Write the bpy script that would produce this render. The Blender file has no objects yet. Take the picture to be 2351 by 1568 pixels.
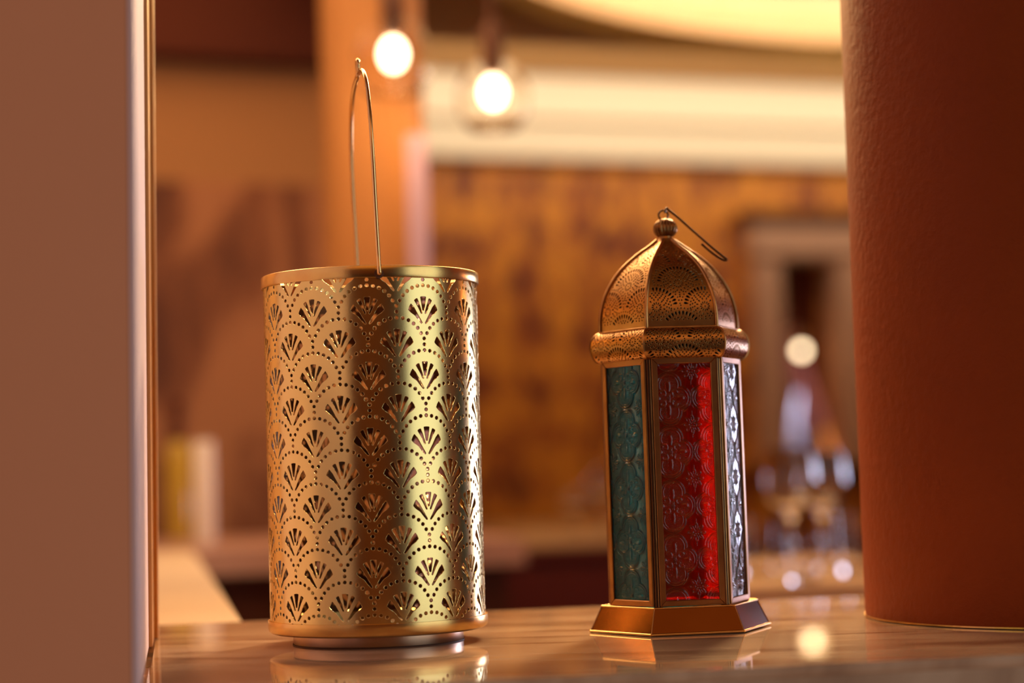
import bpy, bmesh, math, random
import numpy as np
from mathutils import Vector, Matrix
from mathutils.geometry import delaunay_2d_cdt
random.seed(5)
PI = math.pi
SC = bpy.context.scene
COL = SC.collection

# ------------------------------------------------------------------ camera
FPX, CX, CY = 4571.0, 1175.5, 784.0
ROLL, PITCH, ZC = 0.030, 296 / 4571.0, 0.915
_R0 = np.array([1, 0, 0.]); _F = np.array([0, math.cos(PITCH), math.sin(PITCH)])
_U0 = np.array([0, -math.sin(PITCH), math.cos(PITCH)])
_R = _R0 * math.cos(ROLL) - _U0 * math.sin(ROLL)
_U = _U0 * math.cos(ROLL) + _R0 * math.sin(ROLL)
_C = np.array([0, 0, ZC])
cam_d = bpy.data.cameras.new('camera'); cam = bpy.data.objects.new('camera', cam_d); COL.objects.link(cam)
cam.matrix_world = Matrix(((_R[0], _U[0], -_F[0], 0), (_R[1], _U[1], -_F[1], 0), (_R[2], _U[2], -_F[2], ZC), (0, 0, 0, 1)))
cam_d.sensor_width = 36.0; cam_d.lens = 36.0 * FPX / 2351
cam_d.clip_start = 0.05; cam_d.clip_end = 60
cam_d.dof.use_dof = True; cam_d.dof.focus_distance = 1.338; cam_d.dof.aperture_fstop = 2.8
SC.camera = cam
SC.view_settings.view_transform = 'Standard'; SC.view_settings.look = 'None'
SC.view_settings.gamma = 1.0; SC.view_settings.use_curve_mapping = False
SC.view_settings.exposure = 0.0
try:
    SC.cycles.use_denoising = True
    SC.cycles.sample_clamp_indirect = 6.0
    SC.cycles.max_bounces = 12
    SC.cycles.transparent_max_bounces = 16
    SC.cycles.blur_glossy = 0.5
except Exception:
    pass

def at(x, y, Y):
    d = _F + _R * (x - CX) / FPX - _U * (y - CY) / FPX
    return _C + d * (Y / d[1])
def gp(x, y, z):
    d = _F + _R * (x - CX) / FPX - _U * (y - CY) / FPX
    return _C + d * ((z - ZC) / d[2])

# ------------------------------------------------------------------ world and lights
w = bpy.data.worlds.new('world'); SC.world = w; w.use_nodes = True
w.node_tree.nodes['Background'].inputs[0].default_value = (1.0, 0.32, 0.09, 1)
w.node_tree.nodes['Background'].inputs[1].default_value = 0.10

def area(name, loc, target, sx, sy, radiance, color, spread=PI):
    d = bpy.data.lights.new(name, 'AREA'); d.shape = 'RECTANGLE'; d.size = sx; d.size_y = sy
    d.energy = radiance * PI * sx * sy; d.color = color; d.spread = spread
    o = bpy.data.objects.new(name, d); COL.objects.link(o); o.location = loc
    o.rotation_euler = (Vector(target) - Vector(loc)).to_track_quat('-Z', 'Y').to_euler()
    return o
def point(name, loc, power, color, r=0.03):
    d = bpy.data.lights.new(name, 'POINT'); d.energy = power; d.color = color; d.shadow_soft_size = r
    o = bpy.data.objects.new(name, d); COL.objects.link(o); o.location = loc
    return o

WARM = (1.0, 0.50, 0.20)
# daylight from the front room's window (right, behind the camera)
area('window_light_front', (2.05, 0.02, 1.15), (0.0, 0.02, 1.15), 2.0, 2.1, 1.6, (0.84, 0.94, 1.0))
# added warm light on the left, in place of a lamp-lit wall
area('left_fill_light', (-1.75, 0.35, 1.2), (0.0, 0.6, 1.1), 1.9, 1.9, 0.35, (1.0, 0.80, 0.33))
# daylight from the dining room's window (right side, beyond the column)
area('window_light_dining', (3.0, 5.0, 0.98), (-0.3, 2.6, 0.98), 1.3, 0.58, 4.0, (0.72, 0.74, 1.0), math.radians(80))
# ceiling lamps of the dining room
area('ceiling_light_dining', (0.1, 3.4, 2.15), (0.1, 3.4, 0.0), 2.2, 2.2, 1.5, WARM)
area('ceiling_light_back', (-1.1, 4.6, 2.1), (-1.1, 5.4, 0.8), 1.2, 0.8, 0.9, WARM)
# added orange fill over the front room, lifts everything facing it
area('front_fill_light', (0.0, -1.0, 2.15), (0.0, -1.0, 0.0), 2.6, 2.2, 0.75, (1.0, 0.40, 0.12))
# added unseen light aimed to brighten the coloured lantern's rear panes
area('pane_fill_light', (0.45, 2.70, 1.75), (0.12, 1.43, 0.90), 0.2, 0.2, 22.0, (1.0, 0.68, 0.36), math.radians(40))
# added fill that brightens the bar counter
area('bar_fill_light', (-0.75, 2.6, 2.1), (-0.7, 2.6, 0.8), 0.5, 1.6, 7.0, (1.0, 0.70, 0.42))
# added unseen light from behind, brightens the lantern glass
area('glass_back_fill', (-0.05, 2.40, 1.62), (0.08, 1.42, 0.9), 0.35, 0.25, 10.0, (1.0, 0.60, 0.24), math.radians(90))

# ------------------------------------------------------------------ materials
def nt(name):
    m = bpy.data.materials.new(name); m.use_nodes = True
    t = m.node_tree; b = t.nodes['Principled BSDF']
    return m, t, b
def setv(b, **k):
    for a, v in k.items():
        a = a.replace('_', ' ')
        b.inputs[a].default_value = (tuple(v) + (1,)) if isinstance(v, (tuple, list)) and len(v) == 3 else v
def N(t, typ, **k):
    n = t.nodes.new(typ)
    for a, v in k.items(): setattr(n, a, v)
    return n
def mat(name, col, rough=0.5, metal=0.0, noise=None, bump=None, **k):
    """noise=(scale, colour2, amount, stretch); bump=(scale, strength, distance)"""
    m, t, b = nt(name); setv(b, Base_Color=col, Roughness=rough, Metallic=metal)
    if metal == 0: setv(b, Specular_IOR_Level=0.2)
    setv(b, **k)
    L = t.links
    tc = N(t, 'ShaderNodeTexCoord')
    if noise:
        mp = N(t, 'ShaderNodeMapping'); L.new(tc.outputs['Object'], mp.inputs[0])
        mp.inputs['Scale'].default_value = noise[3] if len(noise) > 3 else (1, 1, 1)
        n = N(t, 'ShaderNodeTexNoise'); n.inputs['Scale'].default_value = noise[0]; n.inputs['Detail'].default_value = 6
        L.new(mp.outputs[0], n.inputs['Vector'])
        r = N(t, 'ShaderNodeValToRGB'); L.new(n.outputs[0], r.inputs[0])
        r.color_ramp.elements[0].position = 0.5 - noise[2] / 2; r.color_ramp.elements[1].position = 0.5 + noise[2] / 2
        r.color_ramp.elements[0].color = (*noise[1], 1); r.color_ramp.elements[1].color = (*col, 1)
        L.new(r.outputs[0], b.inputs['Base Color'])
    if bump:
        n = N(t, 'ShaderNodeTexNoise'); n.inputs['Scale'].default_value = bump[0]; n.inputs['Detail'].default_value = 4
        L.new(tc.outputs['Object'], n.inputs['Vector'])
        bp = N(t, 'ShaderNodeBump'); bp.inputs['Strength'].default_value = bump[1]; bp.inputs['Distance'].default_value = bump[2]
        L.new(n.outputs[0], bp.inputs['Height']); L.new(bp.outputs[0], b.inputs['Normal'])
    return m

M = {}
M['brass'] = mat('satin_brass', (0.73, 0.55, 0.21), 0.22, 1.0, bump=(2600, 0.10, 0.0002))
M['inside'] = mat('dark_inner_face', (0.11, 0.042, 0.015), 0.32, 0.9)  # inner faces coloured darker than the outer brass, so the holes look dark
M['brass_rim'] = mat('rim_brass', (0.74, 0.52, 0.17), 0.25, 1.0, noise=(60, (0.66, 0.38, 0.13), 0.5), bump=(900, 0.05, 0.0003))
M['steel'] = mat('base_metal', (0.52, 0.36, 0.24), 0.30, 1.0, noise=(40, (0.40, 0.26, 0.17), 0.6), bump=(700, 0.06, 0.0003))
M['wire'] = mat('brass_wire', (0.80, 0.50, 0.20), 0.22, 1.0)
M['antique'] = mat('antique_brass', (0.62, 0.33, 0.10), 0.28, 1.0, noise=(70, (0.36, 0.16, 0.045), 0.7), bump=(350, 0.15, 0.0005))
M['rib'] = mat('rib_brass', (0.68, 0.38, 0.14), 0.30, 1.0, noise=(120, (0.40, 0.19, 0.06), 0.5))
M['dark_wire'] = mat('dark_hook_wire', (0.13, 0.065, 0.03), 0.35, 1.0)
M['frame_brass'] = mat('frame_brass', (0.46, 0.21, 0.07), 0.33, 1.0, noise=(50, (0.28, 0.11, 0.035), 0.6))
M['base_brass'] = mat('polished_base_brass', (0.17, 0.062, 0.014), 0.18, 1.0, noise=(22, (0.13, 0.043, 0.009), 0.8), bump=(60, 0.05, 0.001))
M['edge_brass'] = mat('bright_edge_brass', (0.95, 0.60, 0.22), 0.25, 1.0)
M['dark_in'] = mat('dark_soldered_corner', (0.05, 0.022, 0.01), 0.5, 0.6)
M['finial'] = mat('dark_fluted_brass', (0.42, 0.21, 0.07), 0.3, 1.0, noise=(150, (0.22, 0.10, 0.03), 0.6))
M['inner_shade'] = mat('inner_shade_black', (0.012, 0.006, 0.003), 1.0)  # black standing for the shade inside the dome and eave
M['frame_wood'] = mat('rosy_cream_moulding', (0.50, 0.29, 0.19), 0.6)

def glass_mat(name, col, dif, clear=0.5, gloss=0.09, ior=1.45):
    """thin embossed glass: tinted see-through, light-scattering relief, glossy face"""
    m, t, b = nt(name); t.nodes.remove(b); L = t.links
    out = t.nodes['Material Output']
    tp = N(t, 'ShaderNodeBsdfTransparent')
    # refraction loss on steep relief flanks is painted in as a darker tint
    ge = N(t, 'ShaderNodeNewGeometry'); vt = N(t, 'ShaderNodeVectorTransform', vector_type='NORMAL', convert_from='WORLD', convert_to='OBJECT')
    L.new(ge.outputs['Normal'], vt.inputs[0]); sp = N(t, 'ShaderNodeSeparateXYZ'); L.new(vt.outputs[0], sp.inputs[0])
    ab = N(t, 'ShaderNodeMath', operation='ABSOLUTE'); L.new(sp.outputs['Y'], ab.inputs[0])
    mr = N(t, 'ShaderNodeMapRange'); mr.inputs['From Min'].default_value = 0.72; mr.inputs['From Max'].default_value = 0.97
    mr.inputs['To Min'].default_value = 0.10; mr.inputs['To Max'].default_value = 1.0; L.new(ab.outputs[0], mr.inputs['Value'])
    mx = N(t, 'ShaderNodeVectorMath', operation='SCALE'); mx.inputs[0].default_value = col; L.new(mr.outputs[0], mx.inputs['Scale']); L.new(mx.outputs[0], tp.inputs['Color'])
    tr = N(t, 'ShaderNodeBsdfTranslucent'); tr.inputs['Color'].default_value = (*dif, 1)
    mx2 = N(t, 'ShaderNodeVectorMath', operation='SCALE'); mx2.inputs[0].default_value = dif; L.new(mr.outputs[0], mx2.inputs['Scale']); L.new(mx2.outputs[0], tr.inputs['Color'])
    mx3 = N(t, 'ShaderNodeVectorMath', operation='SCALE'); mx3.inputs[0].default_value = [c * 0.5 for c in dif]; L.new(mr.outputs[0], mx3.inputs['Scale'])
    df = N(t, 'ShaderNodeBsdfDiffuse'); L.new(mx3.outputs[0], df.inputs['Color'])
    m0 = N(t, 'ShaderNodeMixShader'); m0.inputs[0].default_value = 0.3; L.new(tr.outputs[0], m0.inputs[1]); L.new(df.outputs[0], m0.inputs[2])
    m1 = N(t, 'ShaderNodeMixShader'); m1.inputs[0].default_value = 1 - clear; L.new(tp.outputs[0], m1.inputs[1]); L.new(m0.outputs[0], m1.inputs[2])
    gl = N(t, 'ShaderNodeBsdfGlossy'); gl.inputs['Roughness'].default_value = gloss; gl.inputs['Color'].default_value = (1, 1, 1, 1)
    fr = N(t, 'ShaderNodeFresnel'); fr.inputs['IOR'].default_value = ior
    m2 = N(t, 'ShaderNodeMixShader'); L.new(fr.outputs[0], m2.inputs[0]); L.new(m1.outputs[0], m2.inputs[1]); L.new(gl.outputs[0], m2.inputs[2])
    L.new(m2.outputs[0], out.inputs['Surface'])
    return m
M['glass_red'] = glass_mat('red_embossed_glass', (1.0, 0.090, 0.035), (0.95, 0.055, 0.016), 0.76)
M['glass_teal'] = glass_mat('teal_embossed_glass', (0.01, 0.36, 0.50), (0.0, 0.26, 0.38), 0.42, 0.10, 1.42)
M['glass_teal_rear'] = glass_mat('teal_embossed_glass_rear', (0.02, 0.45, 0.55), (0.02, 0.75, 0.85), 0.35, 0.15, 1.3)
M['glass_clear'] = glass_mat('clear_embossed_glass', (0.85, 0.85, 0.90), (0.60, 0.58, 0.60), 0.75, 0.13, 1.42)
M['glass_frost'] = glass_mat('frosted_embossed_glass', (0.95, 0.80, 0.60), (0.98, 0.85, 0.65), 0.40, 0.2)

m, t, b = nt('table_glass'); setv(b, Base_Color=(1, 1, 1), Roughness=0.0, IOR=1.45, Transmission_Weight=1.0); M['glass'] = m
m, t, b = nt('thin_shade_glass'); setv(b, Base_Color=(1, 0.97, 0.93), Roughness=0.0, IOR=1.12, Transmission_Weight=1.0); M['thin_glass'] = m
M['bottle_glass'] = mat('amber_bottle_glass', (0.52, 0.36, 0.05), 0.2, Coat_Weight=0.4)
M['candle'] = mat('white_fluted_glaze', (0.95, 0.93, 0.88), 0.35)

def ledge_mat():
    m, t, b = nt('polished_marble'); L = t.links
    setv(b, Roughness=0.035, IOR=1.5)
    tc = N(t, 'ShaderNodeTexCoord')
    mp = N(t, 'ShaderNodeMapping'); mp.inputs['Rotation'].default_value = (0, 0, -0.17); mp.inputs['Scale'].default_value = (1.6, 9, 1)
    L.new(tc.outputs['Object'], mp.inputs[0])
    n = N(t, 'ShaderNodeTexNoise'); n.inputs['Scale'].default_value = 3.2; n.inputs['Detail'].default_value = 8; n.inputs['Distortion'].default_value = 1.4
    L.new(mp.outputs[0], n.inputs['Vector'])
    r = N(t, 'ShaderNodeValToRGB'); L.new(n.outputs[0], r.inputs[0])
    e = r.color_ramp.elements; e[0].position = 0.34; e[0].color = (0.26, 0.155, 0.105, 1); e[1].position = 0.62; e[1].color = (0.66, 0.49, 0.35, 1)
    k = e.new(0.47); k.color = (0.50, 0.34, 0.23, 1)
    L.new(r.outputs[0], b.inputs['Base Color'])
    return m
M['marble'] = ledge_mat()
M['plaster_pink'] = mat('pink_brown_plaster', (0.84, 0.40, 0.24), 0.7, noise=(3, (0.76, 0.35, 0.205), 0.8), bump=(120, 0.1, 0.001))
M['reveal'] = mat('daylit_reveal_tint', (0.82, 0.66, 0.76), 0.6)  # lavender daylight on the reveal is put into this pale colour
M['gilt'] = mat('gilt_wood_trim', (0.62, 0.32, 0.10), 0.4, 0.3)
M['column'] = mat('terracotta_textured_plaster', (0.30, 0.060, 0.011), 0.6, noise=(9, (0.24, 0.044, 0.008), 0.8), bump=(150, 0.45, 0.0022))
M['column_mid'] = mat('orange_plaster', (0.42, 0.18, 0.055), 0.7)
M['mauve'] = mat('mauve_highlight', (0.50, 0.34, 0.46), 0.6)  # daylight highlight of the orange column, given as a colour
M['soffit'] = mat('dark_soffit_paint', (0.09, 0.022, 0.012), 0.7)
M['beige'] = mat('beige_plaster', (0.50, 0.27, 0.12), 0.8)
M['ceiling'] = mat('ceiling_paint', (0.40, 0.21, 0.075), 0.8)
M['cream'] = mat('cream_plaster', (0.86, 0.74, 0.56), 0.7)
M['recess'] = mat('recess_paint', (0.88, 0.71, 0.50), 0.8)
M['lip'] = mat('ochre_lip_paint', (0.50, 0.32, 0.10), 0.8)
M['floor'] = mat('dark_floor', (0.09, 0.03, 0.015), 0.5, noise=(6, (0.05, 0.018, 0.01), 0.6))
M['dark_wood'] = mat('dark_wood', (0.07, 0.018, 0.008), 0.5)
M['leather'] = mat('oxblood_leather', (0.10, 0.014, 0.006), 0.5)
M['cloth'] = mat('cream_tabletop', (0.66, 0.46, 0.26), 0.5)
M['slab'] = mat('cream_stone', (0.82, 0.66, 0.48), 0.35)
M['tan'] = mat('tan_wall', (0.40, 0.13, 0.035), 0.8)
M['curtain'] = mat('pale_curtain', (0.72, 0.70, 0.80), 0.8)
M['foliage'] = mat('green_leaf', (0.03, 0.08, 0.03), 0.6)
M['cord'] = mat('dark_cord', (0.10, 0.04, 0.02), 0.6)

def damask(name, c1, c2, c3, sc, cell):
    m, t, b = nt(name); L = t.links; setv(b, Roughness=0.6)
    tc = N(t, 'ShaderNodeTexCoord')
    mp = N(t, 'ShaderNodeMapping'); mp.inputs['Scale'].default_value = (1, 1, 0.5); L.new(tc.outputs['Object'], mp.inputs[0])
    n = N(t, 'ShaderNodeTexNoise'); n.inputs['Scale'].default_value = sc; n.inputs['Detail'].default_value = 5; n.inputs['Roughness'].default_value = 0.62; n.inputs['Distortion'].default_value = 0.8
    L.new(mp.outputs[0], n.inputs['Vector'])
    v = N(t, 'ShaderNodeTexVoronoi'); v.inputs['Scale'].default_value = cell; v.inputs['Randomness'].default_value = 0.35; L.new(mp.outputs[0], v.inputs['Vector'])
    a = N(t, 'ShaderNodeMath', operation='MULTIPLY_ADD'); L.new(v.outputs['Distance'], a.inputs[0]); a.inputs[1].default_value = 0.45; L.new(n.outputs[0], a.inputs[2])
    r = N(t, 'ShaderNodeValToRGB'); L.new(a.outputs[0], r.inputs[0]); e = r.color_ramp.elements
    e[0].position = 0.57; e[0].color = (*c1, 1); e[1].position = 0.77; e[1].color = (*c3, 1); k = e.new(0.67); k.color = (*c2, 1)
    L.new(r.outputs[0], b.inputs['Base Color'])
    return m
M['paper_gold'] = damask('gold_damask_wallpaper', (0.13, 0.018, 0.001), (0.38, 0.092, 0.005), (0.66, 0.24, 0.012), 14, 12)
M['paper_rose'] = damask('rose_damask_wallpaper', (0.13, 0.04, 0.018), (0.26, 0.095, 0.04), (0.48, 0.22, 0.10), 3.4, 3.2)

def emit(name, col, s):
    m, t, b = nt(name); setv(b, Base_Color=(0.8, 0.8, 0.8)); setv(b, Emission_Color=col); b.inputs['Emission Strength'].default_value = s
    return m
M['bulb'] = emit('lit_bulb', (1.0, 0.80, 0.50), 45)
M['globe'] = emit('lit_globe', (1.0, 0.76, 0.46), 8)
M['led'] = emit('led_strip', (1.0, 0.82, 0.60), 14)

# ------------------------------------------------------------------ helpers
def tag(o, label=None, cat=None, group=None, kind=None):
    if label: o['label'] = label
    if cat: o['category'] = cat
    if group: o['group'] = group
    if kind: o['kind'] = kind
    return o
def empty(name, loc, rz=0, label=None, cat=None, group=None):
    o = bpy.data.objects.new(name, None); COL.objects.link(o); o.location = loc; o.rotation_euler = (0, 0, rz)
    o.empty_display_size = 0.05
    return tag(o, label, cat, group)
def obj(name, me, mt, parent=None, loc=None, rot=None, smooth=None):
    if isinstance(me, bmesh.types.BMesh):
        bm = me; me = bpy.data.meshes.new(name); bm.to_mesh(me); bm.free()
    if smooth is not None:
        for p in me.polygons: p.use_smooth = True
        if smooth < 179:
            me.set_sharp_from_angle(angle=math.radians(smooth))
    if mt is not None and not me.materials: me.materials.append(mt)
    o = bpy.data.objects.new(name, me); COL.objects.link(o)
    if parent: o.parent = parent
    if loc is not None: o.location = loc
    if rot is not None: o.rotation_euler = rot
    return o
def pydata(name, v, f):
    me = bpy.data.meshes.new(name); me.from_pydata([tuple(map(float, p)) for p in v], [], [tuple(map(int, q)) for q in f]); me.validate(); me.update()
    return me
def box(bm, x0, x1, y0, y1, z0, z1, bev=0):
    g = bmesh.ops.create_cube(bm, size=1, matrix=Matrix.LocRotScale(((x0 + x1) / 2, (y0 + y1) / 2, (z0 + z1) / 2), None, (x1 - x0, y1 - y0, z1 - z0)))
    if bev:
        es = list({e for v in g['verts'] for e in v.link_edges})
        bmesh.ops.bevel(bm, geom=es, offset=bev, segments=2, affect='EDGES')
    return bm
def boxm(*a, **k): return box(bmesh.new(), *a, **k)
def prism(poly, z0, z1, bev=0, seg=3):
    """vertical prism over a plan polygon (counter-clockwise)"""
    bm = bmesh.new(); n = len(poly)
    lo = [bm.verts.new((p[0], p[1], z0)) for p in poly]; hi = [bm.verts.new((p[0], p[1], z1)) for p in poly]
    bm.faces.new(lo[::-1]); top = bm.faces.new(hi)
    for i in range(n): bm.faces.new((lo[i], lo[(i + 1) % n], hi[(i + 1) % n], hi[i]))
    if bev: bmesh.ops.bevel(bm, geom=list(top.edges), offset=bev, segments=seg, affect='EDGES')
    bmesh.ops.recalc_face_normals(bm, faces=bm.faces)
    return bm
def lathe(prof, n=64, closed=False, a0=0.0, ph=None):
    """prof: (r, z) list; ph(angle, r, z)->r modulation"""
    v = []; f = []
    for i in range(n):
        a = a0 + 2 * PI * i / n
        for r, z in prof:
            rr = ph(a, r, z) if ph else r
            v.append((rr * math.cos(a), rr * math.sin(a), z))
    m = len(prof)
    for i in range(n):
        j = (i + 1) % n
        for k in range(m if closed else m - 1):
            l = (k + 1) % m
            f.append((i * m + k, j * m + k, j * m + l, i * m + l))
    bm = bmesh.new(); vs = [bm.verts.new(p) for p in v]
    for q in f:
        try: bm.faces.new([vs[i] for i in q])
        except ValueError: pass
    bmesh.ops.remove_doubles(bm, verts=bm.verts, dist=1e-6)
    bmesh.ops.dissolve_degenerate(bm, edges=bm.edges, dist=1e-7)
    bmesh.ops.recalc_face_normals(bm, faces=bm.faces)
    return bm
def tube(bm, pts, r, n=10, rf=None):
    pts = [Vector(p) for p in pts]; rings = []
    up = None
    for i, p in enumerate(pts):
        d = (pts[min(i + 1, len(pts) - 1)] - pts[max(i - 1, 0)]).normalized()
        if up is None: up = d.orthogonal().normalized()
        up = (up - d * up.dot(d)).normalized(); s = d.cross(up)
        rr = r * (rf(i / (len(pts) - 1)) if rf else 1)
        rings.append([bm.verts.new(p + (up * math.cos(2 * PI * k / n) + s * math.sin(2 * PI * k / n)) * rr) for k in range(n)])
    for a, b in zip(rings, rings[1:]):
        for k in range(n): bm.faces.new((a[k], a[(k + 1) % n], b[(k + 1) % n], b[k]))
    bm.faces.new(rings[0][::-1]); bm.faces.new(rings[-1])
    bmesh.ops.recalc_face_normals(bm, faces=bm.faces)
    return bm
def catmull(P, n=8):
    P = [Vector(p) for p in P]; Q = [P[0]] + P + [P[-1]]; out = []
    for i in range(1, len(Q) - 2):
        for k in range(n):
            t = k / n; a, b, c, d = Q[i - 1:i + 3]
            out.append(0.5 * ((2 * b) + (c - a) * t + (2 * a - 5 * b + 4 * c - d) * t * t + (3 * b - a - 3 * c + d) * t ** 3))
    out.append(P[-1]); return out

# pierced sheet metal: plan pattern -> triangulation -> curved sheet with thickness and rounded hole lips
def offset_poly(poly, d):
    P = np.array(poly); n = len(P); a = P - np.roll(P, 1, 0); b = np.roll(P, -1, 0) - P
    na = np.stack([a[:, 1], -a[:, 0]], 1); nb = np.stack([b[:, 1], -b[:, 0]], 1)
    na /= np.linalg.norm(na, axis=1)[:, None] + 1e-12; nb /= np.linalg.norm(nb, axis=1)[:, None] + 1e-12
    m = na + nb; m /= (np.sum(m * m, 1) / 2)[:, None].clip(0.6) 
    return P + m * d
def pierce(outline, holes, grid, lip=0.00022):
    """returns 2D verts, triangles, and per-vertex (is_hole_edge, direction into the hole)"""
    vs = []; faces = []; edges = []
    def add(poly, face=True):
        s = len(vs); vs.extend([Vector((float(p[0]), float(p[1]))) for p in poly]); ids = list(range(s, s + len(poly)))
        if face: faces.append(ids)
        else: edges.extend([(ids[i], ids[(i + 1) % len(ids)]) for i in range(len(ids))])
    add(outline)
    for h in holes:
        add(h)
        if lip: add(offset_poly(h, lip), False)
    for g in grid: vs.append(Vector((float(g[0]), float(g[1]))))
    ov, oe, of, _, _, oo = delaunay_2d_cdt(vs, edges, faces, 0, 1e-7)
    keep = [tuple(q) for q, src in zip(of, oo) if len(src) == 1 and src[0] == 0]
    drop = [tuple(q) for q, src in zip(of, oo) if any(s > 0 for s in src)]
    V = np.array([(p[0], p[1]) for p in ov])
    T = np.array(keep)
    inhole = np.zeros(len(V), bool)
    for q in drop: inhole[list(q)] = True
    used = np.zeros(len(V), bool); used[T.ravel()] = True
    lipv = inhole & used
    # direction into the hole for each lip vertex
    acc = np.zeros((len(V), 2))
    for q in drop:
        c = V[list(q)].mean(0)
        for i in q: acc[i] += c - V[i]
    nn = np.linalg.norm(acc, axis=1)[:, None]; acc = acc / np.where(nn > 0, nn, 1)
    # walls along hole edges (edges with exactly one kept face)
    E = {}
    for a, b, c in T:
        for x, y in ((a, b), (b, c), (c, a)):
            E[(x, y)] = E.get((x, y), 0) + 1
    walls = [(x, y) for (x, y) in E if (y, x) not in E and lipv[x] and lipv[y]]
    idx = -np.ones(len(V), int); idx[used] = np.arange(used.sum())
    return V[used], idx[T], lipv[used], acc[used], np.array([(idx[x], idx[y]) for x, y in walls])
def sheet(name, data, fn, thick, mt, parent, copies=None, inner_mt=None):
    """fn(xy array)-> pos, normal, ex, ey arrays (tangents for the hole direction)"""
    V, T, lipv, dr, W = data
    AV, AF, AN, AM = [], [], [], []; base = 0
    for cp in (copies or [None]):
        pos, nrm, ex, ey = fn(V, cp)
        din = ex * dr[:, :1] + ey * dr[:, 1:]
        outer = pos - nrm * (lipv[:, None] * thick * 0.30)
        no = nrm + din * (lipv[:, None] * 0.9); no /= np.linalg.norm(no, axis=1)[:, None]
        inner = pos - nrm * thick
        n = len(V)
        wa, wb = W[:, 0], W[:, 1]
        AV += [outer, inner, outer[wa], outer[wb], inner[wb], inner[wa]]
        AN += [no, -nrm, din[wa] , din[wb], din[wb], din[wa]]
        k = len(W); b0 = base + 2 * n; ar = np.arange(k)
        AF.append(T + base); 
        AF.append(T[:, ::-1] + base + n)
        AM += [np.zeros(len(T), np.int32), np.ones(len(T), np.int32), np.zeros(2 * len(W), np.int32)]
        q = np.stack([b0 + k + ar, b0 + ar, b0 + 3 * k + ar, b0 + 2 * k + ar], 1)
        AF.append(q[:, [0, 1, 2]]); AF.append(q[:, [0, 2, 3]])
        base += 2 * n + 4 * k
    AV = np.concatenate(AV); AN = np.concatenate(AN); AF = np.concatenate(AF)
    me = bpy.data.meshes.new(name)
    me.vertices.add(len(AV)); me.vertices.foreach_set('co', AV.astype(np.float32).ravel())
    me.loops.add(len(AF) * 3); me.loops.foreach_set('vertex_index', AF.astype(np.int32).ravel())
    me.polygons.add(len(AF)); me.polygons.foreach_set('loop_start', np.arange(0, len(AF) * 3, 3, dtype=np.int32))
    me.update(calc_edges=True)
    me.polygons.foreach_set('use_smooth', np.ones(len(AF), bool))
    ln = np.linalg.norm(AN, axis=1)[:, None]; AN = AN / np.where(ln > 1e-9, ln, 1)
    me.normals_split_custom_set_from_vertices([tuple(map(float, q)) for q in AN])
    if inner_mt is not None:
        me.materials.append(mt); me.materials.append(inner_mt)
        me.polygons.foreach_set('material_index', np.concatenate(AM))
    return obj(name, me, mt, parent)

# ------------------------------------------------------------------ room axes (turned 9.8 degrees from the camera)
DX = np.array([-0.170, 0.9854]); LX = np.array([0.9854, 0.170])
ZL = 0.80
A = np.array([-0.2075, 1.069]); B = np.array([-0.2985, 1.6105])

# ------------------------------------------------------------------ setting
def S(name, bm, mt, **k): return tag(obj(name, bm, mt, **k), kind='structure')
S('floor', boxm(-4.2, 4.2, -3.2, 8.8, -0.1, 0.0), M['floor'])
# partition to the left of the hatch; its reveal is the pale strip
AB = (B - A) / np.linalg.norm(B - A)
Lf = A - LX * 2.6; Lb = B - LX * 2.6
def lean(bm, k=0.010):   # the plaster edge is not quite plumb
    for v in bm.verts:
        v.co.x += (v.co.z - ZL) * k
    return bm
S('wall_left', lean(prism([A, B - 0.0 * LX, Lb, Lf], 0, 2.3)), M['plaster_pink'])
rv = S('trim_1', lean(prism([A + LX * 0.0005, A + LX * 0.0035, A + AB * 0.318 + LX * 0.0035, A + AB * 0.318 + LX * 0.0005], ZL + 0.001, 2.28)), M['reveal'])
for i, (a, b_, th) in enumerate(((0.322, 0.39, 0.006), (0.398, 0.455, 0.009), (0.463, 0.548, 0.005))):
    p = A + AB * a; q = A + AB * b_
    S('trim_%d' % (i + 2), lean(prism([p + LX * 0.0005, p + LX * th, q + LX * th, q + LX * 0.0005], ZL + 0.001, 2.28, 0)), M['gilt'])

# marble ledge of the hatch
fr = np.array([0.14, 1.130]); bk = np.array([0.0, 1.662])
fl = fr - LX * 0.42; fR = fr + LX * 1.6; bl = bk - LX * 0.302; bR = bk + LX * 1.75
# the ledge starts at the reveal
led = prism([A + LX * 0.0012 + AB * ((fr - A) @ DX), fR, bR, B + LX * 0.0012 + DX * ((bk - B) @ DX)], ZL - 0.045, ZL, 0.006, 4)
o = obj('ledge', led, M['marble'], smooth=40)
tag(o, 'polished veined brown marble ledge under both lanterns', 'ledge')
S('wall_below_ledge', prism([A + AB * 0.10 + LX * 0.0012, fR + DX * 0.06, bR - DX * 0.05, B - AB * 0.05 + LX * 0.0012], 0, ZL - 0.0452), M['plaster_pink'])

# round column standing on the ledge
cc = (0.4155, 1.462)
bm = lathe([(0.0, 0.0), (0.1615, 0.0), (0.1618, 0.004), (0.1618, 1.47), (0.0, 1.47)], 160)
o = obj('column', bm, M['column'], loc=(cc[0], cc[1], ZL + 0.0015), smooth=35)
tag(o, 'thick round terracotta plaster column standing on the right end of the ledge', 'column')
bm = lathe([(0.1617, 0.0), (0.1622, 0.0), (0.1622, 0.0012), (0.1617, 0.0012)], 160, closed=True)
obj('joint', bm, M['edge_brass'], o, (0, 0, -0.001))

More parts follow.
